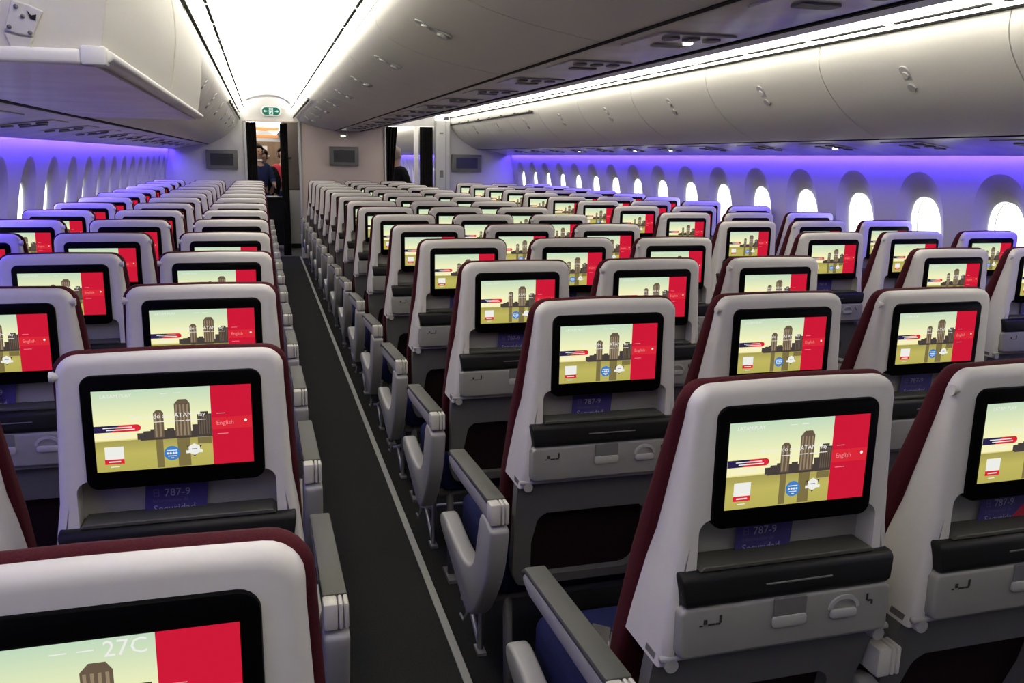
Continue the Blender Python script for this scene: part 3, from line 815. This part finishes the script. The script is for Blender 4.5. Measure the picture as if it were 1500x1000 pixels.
# exit sign: green oval with running figure and arrows
e = empty('exit_sign', (-1.135,YB-.02,2.198), 'green oval exit sign with white figure above the left doorway', 'sign')
def oval(a, b_, n=32): return [(a*math.cos(2*PI*k/n), b_*math.sin(2*PI*k/n)) for k in range(n)]
def stad(a, b_): return rrect(-a, a, -b_, b_, b_*.98, 8)
mb = MB(); mb.bm(prism(stad(.150,.074), 'y', -.03, 0, .006, 2)); o = mb.obj('rim', M['white'], e); smooth(o.data)
mb = MB(); mb.bm(prism(stad(.128,.056), 'y', -.033, -.028)); mb.obj('face', M['signg'], e)
mb = MB()
yy = (-.0345, -.0325)
for poly in ([(-.030,-.048),(.030,-.048),(.030,-.040),(-.030,-.040)], [(-.030,.040),(.030,.040),(.030,.048),(-.030,.048)], [(-.030,-.048),(-.020,-.048),(-.020,.048),(-.030,.048)], [(.020,-.048),(.030,-.048),(.030,.048),(.020,.048)],
             [(-.010,-.035),(-.002,-.035),(.004,-.005),(.012,-.03),(.018,-.028),(.010,.012),(-.006,.012),(-.012,-.005)], oval(.008,.008,10),
             [(-.115,0),(-.085,.020),(-.085,.008),(-.055,.008),(-.055,-.008),(-.085,-.008),(-.085,-.020)], [(.115,0),(.085,-.020),(.085,-.008),(.055,-.008),(.055,.008),(.085,.008),(.085,.020)]):
    if len(poly) == 10 and abs(poly[0][1]) < .001 and poly[0][0] < .01: poly = [(x+.002, z+.023) for x, z in poly]
    mb.bm(prism(poly, 'y', *yy))
mb.obj('symbol', M['signw'], e)

# ------------------------------------------------------------------ beyond the bulkhead
def curtain(name, x0, x1, y, z0, z1, label, folds=5, pinch=None):
    mb = MB(); n = folds*8; m_ = 14; v = []; f = []
    for j in range(m_+1):
        t = j/m_; z = z0 + (z1-z0)*t
        for i in range(n+1):
            u = i/n; a = x0 + (x1-x0)*u
            if pinch: a = pinch(a, t)
            v.append((a, y + .03*math.sin(u*folds*2*PI), z))
    for j in range(m_):
        for i in range(n): f.append((j*(n+1)+i, j*(n+1)+i+1, (j+1)*(n+1)+i+1, (j+1)*(n+1)+i))
    mb.add(v, f, 0, True); o = mb.obj(name, M['curtain'])
    md = o.modifiers.new('thickness', 'SOLIDIFY'); md.thickness = .006
    return tag(o, label, 'curtain')
curtain('curtain', -1.50, -1.36, YB+.16, .02, 2.04, 'dark curtain drawn back at the left side of the left doorway')
curtain('curtain', -1.01, -.90, YB+.22, .02, 2.04, 'dark curtain drawn back at the right side of the left doorway', 4)
curtain('curtain', .59, .74, YB+.16, .02, 2.03, 'dark curtain tied back at the left side of the right doorway', 4, lambda a, t: .59 + (a-.59)*(.55 + .75*t*t))
curtain('curtain', 1.14, 1.345, YB+.16, .02, 2.04, 'dark curtain bunched beside the grey column in the right doorway', 5)
# closet panel behind the left doorway
e = empty('galley_closet', (-.79, 15.2, 0), 'brown closet with grey lower door beyond the left doorway', 'closet')
mb = MB(); mb.bm(rbox(-.16,.25,0,.9,1.0,2.2,.004,1)); mb.obj('upper_door', M['brown'], e)
mb = MB(); mb.bm(rbox(-.16,.25,0,.9,.08,.985,.004,1)); mb.obj('lower_door', M['column'], e)
mb = MB(); mb.box(-.15,.25,.03,.9,0,.08); mb.obj('plinth', M['dark'], e)
mb = MB(); mb.tube([(-.16,-.03,1.50),(-.02,-.03,1.52)], .014, 8); mb.obj('handle', M['dark'], e)
wall_panel('wall_forward_center', [(-.50,0),(.56,0),(.56,2.28),(-.50,2.28)], 14.9, .1, M['brown'])
# far warm cabin
mb = MB(); mb.box(-1.9,-.6,20.8,20.9,0,1.86); structure(mb.obj('wall_far', M['tan']))
mb = MB(); mb.box(-1.62,-1.50,16.2,20.8,1.2,2.3); trim(mb, M['white'])
for z0, z1, y in ((1.93,2.0,20.3),(2.06,2.13,19.2)):
    mb = MB(); mb.bm(rbox(-1.40,-.92,y,y+.06,z0,z1,.01,2)); o = mb.obj('ceiling_panel', M['orange']); 
    tag(o, 'lower orange panel under the far cabin ceiling' if z0 < 2 else 'upper orange panel under the far cabin ceiling', 'panel')
for x0, z0, w, h, nm in ((-1.32,1.66,.16,.10,'pale framed notice high on the far tan wall'),(-1.30,1.52,.18,.035,'pale narrow shelf edge on the far tan wall')):
    mb = MB(); mb.bm(rbox(x0,x0+w,20.775,20.81,z0,z0+h,.004,1)); o = mb.obj('wall_fitting', M['bulkw']); tag(o, nm, 'fitting')
mb = MB(); mb.bm(rbox(1.365,1.42,15.6,15.8,0,2.2,.01,2)); structure(mb.obj('trim_post', M['white']))
def area(name, loc, rot, sx, sy, power, col):
    l = bpy.data.lights.new(name, 'AREA'); l.shape = 'RECTANGLE'; l.size = sx; l.size_y = sy; l.energy = power; l.color = col
    o = bpy.data.objects.new(name, l); COL.objects.link(o); o.location = loc; o.rotation_euler = rot; return o
area('far_cabin_lamp', (-1.15,19.2,2.36), (0,0,0), .4, 4.0, 32, (1,.86,.72))

# people at the front -------------------------------------------------------
def person(loc, rz, pose, label, top, bottom, hairm, scale=1.0, collar=None):
    e = empty('person', loc, label, 'person', None, rz); e.scale = (scale,)*3
    J = {}; E = []; R = {}
    def j(n, p, r, par=None):
        J[n] = Vector(p); R[n] = r
        if par: E.append((par, n))
    lean_ = pose.get('lean', 0.0)          # forward bend of the trunk, local -y is forward
    hz = pose.get('hip', .93)
    def T(p):
        d = Vector(p) - Vector((0,0,.95)); c, s = math.cos(lean_), math.sin(lean_)
        return (d.x, -d.z*s + d.y*c, hz + d.z*c + d.y*s)
    j('pelvis', T((0,0,.95)), .145)
    j('waist', T((0,0,1.10)), .135, 'pelvis'); j('chest', T((0,.01,1.28)), .160, 'waist'); j('neck0', T((0,.01,1.44)), .075, 'chest')
    j('neck', T((0,0,1.50)), .055, 'neck0'); j('jaw', T((0,-.025,1.575)), .070, 'neck'); j('head', T((0,-.01,1.64)), .088, 'jaw'); j('crown', T((0,0,1.70)), .070, 'head')
    for s, n in ((-1,'l'),(1,'r')):
        j('sh'+n, T((s*.17,.01,1.40)), .062, 'chest')
        el, wr = pose.get('arm'+n, ((s*.23,.02,1.13),(s*.22,-.10,.92)))
        j('el'+n, T(el), .045, 'sh'+n); j('wr'+n, T(wr), .032, 'el'+n)
        d = (J['wr'+n]-J['el'+n]).normalized()
        hd = J['wr'+n] + d*.07; j('pa'+n, hd, .034, 'wr'+n)
        side = d.cross(Vector((0,1,0))); side = side.normalized() if side.length > .1 else Vector((1,0,0))
        for q in range(4):
            L = (.062,.075,.07,.055)[q]
            f1 = hd + d*.035 + side*(.026-.0175*q); f2 = f1 + d*L*.5 + Vector((0,-.008,0)); f3 = f2 + d*L*.5 + Vector((0,-.02,0))
            j(f'f{n}{q}a', f1, .009, 'pa'+n); j(f'f{n}{q}b', f2, .0085, f'f{n}{q}a'); j(f'f{n}{q}c', f3, .007, f'f{n}{q}b')
        t1 = J['wr'+n] + d*.035 + side*.038; j('t'+n, t1, .0105, 'wr'+n); j('t2'+n, t1 + d*.045 + side*.012, .008, 't'+n)
        kn = pose.get('knee'+n, (s*.10,-.02,.50)); an = pose.get('ank'+n, (s*.10,.03,.08))
        j('hip'+n, (s*.09, J['pelvis'].y, J['pelvis'].z-.08), .095, 'pelvis'); j('kn'+n, kn, .062, 'hip'+n); j('an'+n, an, .042, 'kn'+n)
        j('toe'+n, (an[0]+s*.01, an[1]-.16, .04), .038, 'an'+n)
    names = list(J); me = bpy.data.meshes.new('body'); me.from_pydata([J[n] for n in names], [(names.index(a), names.index(b_)) for a, b_ in E], [])
    o = bpy.data.objects.new('body', me); COL.objects.link(o)
    md = o.modifiers.new('skin', 'SKIN'); md.use_smooth_shade = True
    sv = me.skin_vertices[0].data
    for i, n in enumerate(names):
        sv[i].radius = (R[n], R[n]*(.8 if n in ('pelvis','waist','chest') else 1)); sv[i].use_root = (n == 'pelvis')
    o.modifiers.new('sub', 'SUBSURF').levels = 1
    dg = bpy.context.evaluated_depsgraph_get()
    bme = bpy.data.meshes.new_from_object(o.evaluated_get(dg)); bpy.data.objects.remove(o)
    bme.materials.clear(); bme.materials.append(M['skin'])
    # a nose and ears drawn out of the head surface
    hc = J['head']
    for v in bme.vertices:
        d = v.co - hc
    bo = bpy.data.objects.new('body', bme); link(bo, e)
    segs = [(a, b_, J[a], J[b_]) for a, b_ in E]
    def owner(p):
        best = None
        for a, b_, A, B in segs:
            t = max(0, min(1, (p-A).dot(B-A)/max(1e-9, (B-A).length_squared))); d = (A+(B-A)*t - p).length
            if best is None or d < best[0]: best = (d, a, b_, t)
        return best
    own = [owner(v.co) for v in bme.vertices]
    def garment(name, test, m, off):
        keep = [all(test(own[i]) for i in p.vertices) for p in bme.polygons]
        mp = {}; vs = []; fs = []
        for p, kq in zip(bme.polygons, keep):
            if not kq: continue
            q = []
            for i in p.vertices:
                if i not in mp: mp[i] = len(vs); vs.append(bme.vertices[i].co + bme.vertices[i].normal*off)
                q.append(mp[i])
            fs.append(tuple(q))
        if fs:
            mb = MB(); mb.add(vs, fs, 0, True); return mb.obj(name, m, bo)
    ARM = ('shl','shr','ell','elr')
    garment('jacket', lambda w: w[2] in ('waist','chest','neck0','shl','shr') or w[2] == 'neck' and w[3] < .25 or w[2] in ('ell','elr','wrl','wrr') and not (w[2] in ('wrl','wrr') and w[3] > .9), top, .016)
    garment('trousers', lambda w: w[2] in ('hipl','hipr','knl','knr','anl','anr') or w[1]=='pelvis', bottom, .014)
    garment('shoe', lambda w: w[2] in ('toel','toer'), M['blackc'], .012)
    hd = J['head']; ax = (J['crown']-J['jaw']).normalized()
    fwd_ = Vector((0,-math.cos(lean_),-math.sin(lean_)))
    bm_ = bmesh.new(); bmesh.ops.create_icosphere(bm_, subdivisions=3, radius=.112)
    for v in bm_.verts: v.co = Vector((v.co.x*.92, v.co.y*1.05, v.co.z*1.08))
    dele = [f for f in bm_.faces if f.calc_center_median().dot(fwd_) > .035 and f.calc_center_median().dot(ax) < .055 or f.calc_center_median().dot(ax) < -.085]
    bmesh.ops.delete(bm_, geom=dele, context='FACES')
    mb = MB(); mb.bm(bm_, 0, True); h = mb.obj('hair', hairm, bo); h.location = hd + ax*.012 - fwd_*.012
    # face features
    mb = MB()
    for s in (-1,1):
        c = hd + fwd_*.088 + Vector((s*.032,0,0)) + ax*.0
        mb.box(c.x-.011,c.x+.011,c.y-.006,c.y+.006,c.z-.005,c.z+.005)
    c = hd + fwd_*.082 - ax*.062; mb.box(c.x-.022,c.x+.022,c.y-.006,c.y+.006,c.z-.004,c.z+.004)
    mb.obj('eyes_and_mouth', M['hair'], bo)
    mb = MB(); c = hd + fwd_*.098 - ax*.022; mb.add([c+Vector((-.012,0,-.012))-fwd_*.02, c+Vector((.012,0,-.012))-fwd_*.02, c-Vector((0,0,.012)), c+ax*.035-fwd_*.02], [(0,1,2),(0,2,3),(1,3,2)]); mb.obj('nose', M['skin'], bo)
    for s in (-1,1):
        mb = MB(); c = hd + Vector((s*.094,0,-.005)); mb.bm(rbox(c.x-.008,c.x+.008,c.y-.016,c.y+.016,c.z-.028,c.z+.028,.007,2)); mb.obj('ear', M['skin'], bo)
    if collar:
        mb = MB(); p = J['neck0']; mb.tube([p+ax*.02, p+ax*.055], .085, 14); mb.obj('collar', collar, bo)
    return e, J
person((-1.36,15.3,0), .5, dict(arml=((-.24,-.05,1.15),(-.18,-.28,1.08)), armr=((.24,-.05,1.15),(.12,-.30,1.10))), 'person in navy jacket with white collar standing at left of left doorway', M['navy'], M['navy'], M['hair'], 1.0, M['whitec'])
person((-1.24,15.75,0), -.2, dict(lean=.35, arml=((-.25,-.08,1.18),(-.22,-.25,.98)), armr=((.25,-.08,1.18),(.20,-.26,.98))), 'person in black clothes leaning forward in middle of left doorway', M['blackc'], M['blackc'], M['hair'], .98)
person((-.92,16.6,0), .3, dict(arml=((-.24,-.05,1.15),(-.18,-.28,1.15))), 'person in red top standing at right behind the dark curtain edge', M['red'], M['navy'], M['hair'], .98)
pr, J = person((.84,14.45,0), 2.2, dict(arml=((-.24,-.05,1.15),(-.18,-.28,1.10))), 'person with greyish hair and dark jacket standing in right doorway', M['blackc'], M['blackc'], M['hairg'], .99)
# trolley with papers in the left doorway
e = empty('service_trolley', (-1.07, 14.75, 0), 'black service trolley in the left doorway with white papers on top', 'trolley')
mb = MB(); mb.bm(rbox(-.17,.17,0,.42,.10,.86,.012,2)); mb.obj('trolley_body', M['blackc'], e)
mb = MB(); mb.bm(rbox(-.18,.18,-.01,.43,.86,.885,.008,2)); mb.obj('trolley_top', M['dark'], e)
for sx in (-.13,.13):
    for yy in (.05,.37):
        mb = MB(); mb.tube([(sx-.012,yy,.05),(sx+.012,yy,.05)], .05, 12); mb.obj('wheel', M['dark'], e)
mb = MB(); mb.bm(rbox(-.10,.07,-.002,.20,0,.012,.002,1)); o = mb.obj('paper_stack', M['paper']); o.location = (-1.11,14.78,.886); o.rotation_euler = (0,0,.25)
tag(o, 'white papers lying on the black trolley in left doorway', 'papers')

# ------------------------------------------------------------------ world and view
w = bpy.data.worlds.new('world'); SC.world = w; w.use_nodes = True
bg = w.node_tree.nodes['Background']; bg.inputs[0].default_value = (1,1,.97,1); bg.inputs[1].default_value = 2.6
vs = SC.view_settings; vs.view_transform = 'Standard'; vs.look = 'None'; vs.gamma = 1; vs.exposure = -0.24
vs.use_curve_mapping = False
SC.cycles.max_bounces = 8; SC.cycles.diffuse_bounces = 5; SC.cycles.transparent_max_bounces = 12
SC.cycles.sample_clamp_indirect = 6.0
SC.cycles.use_denoising = True
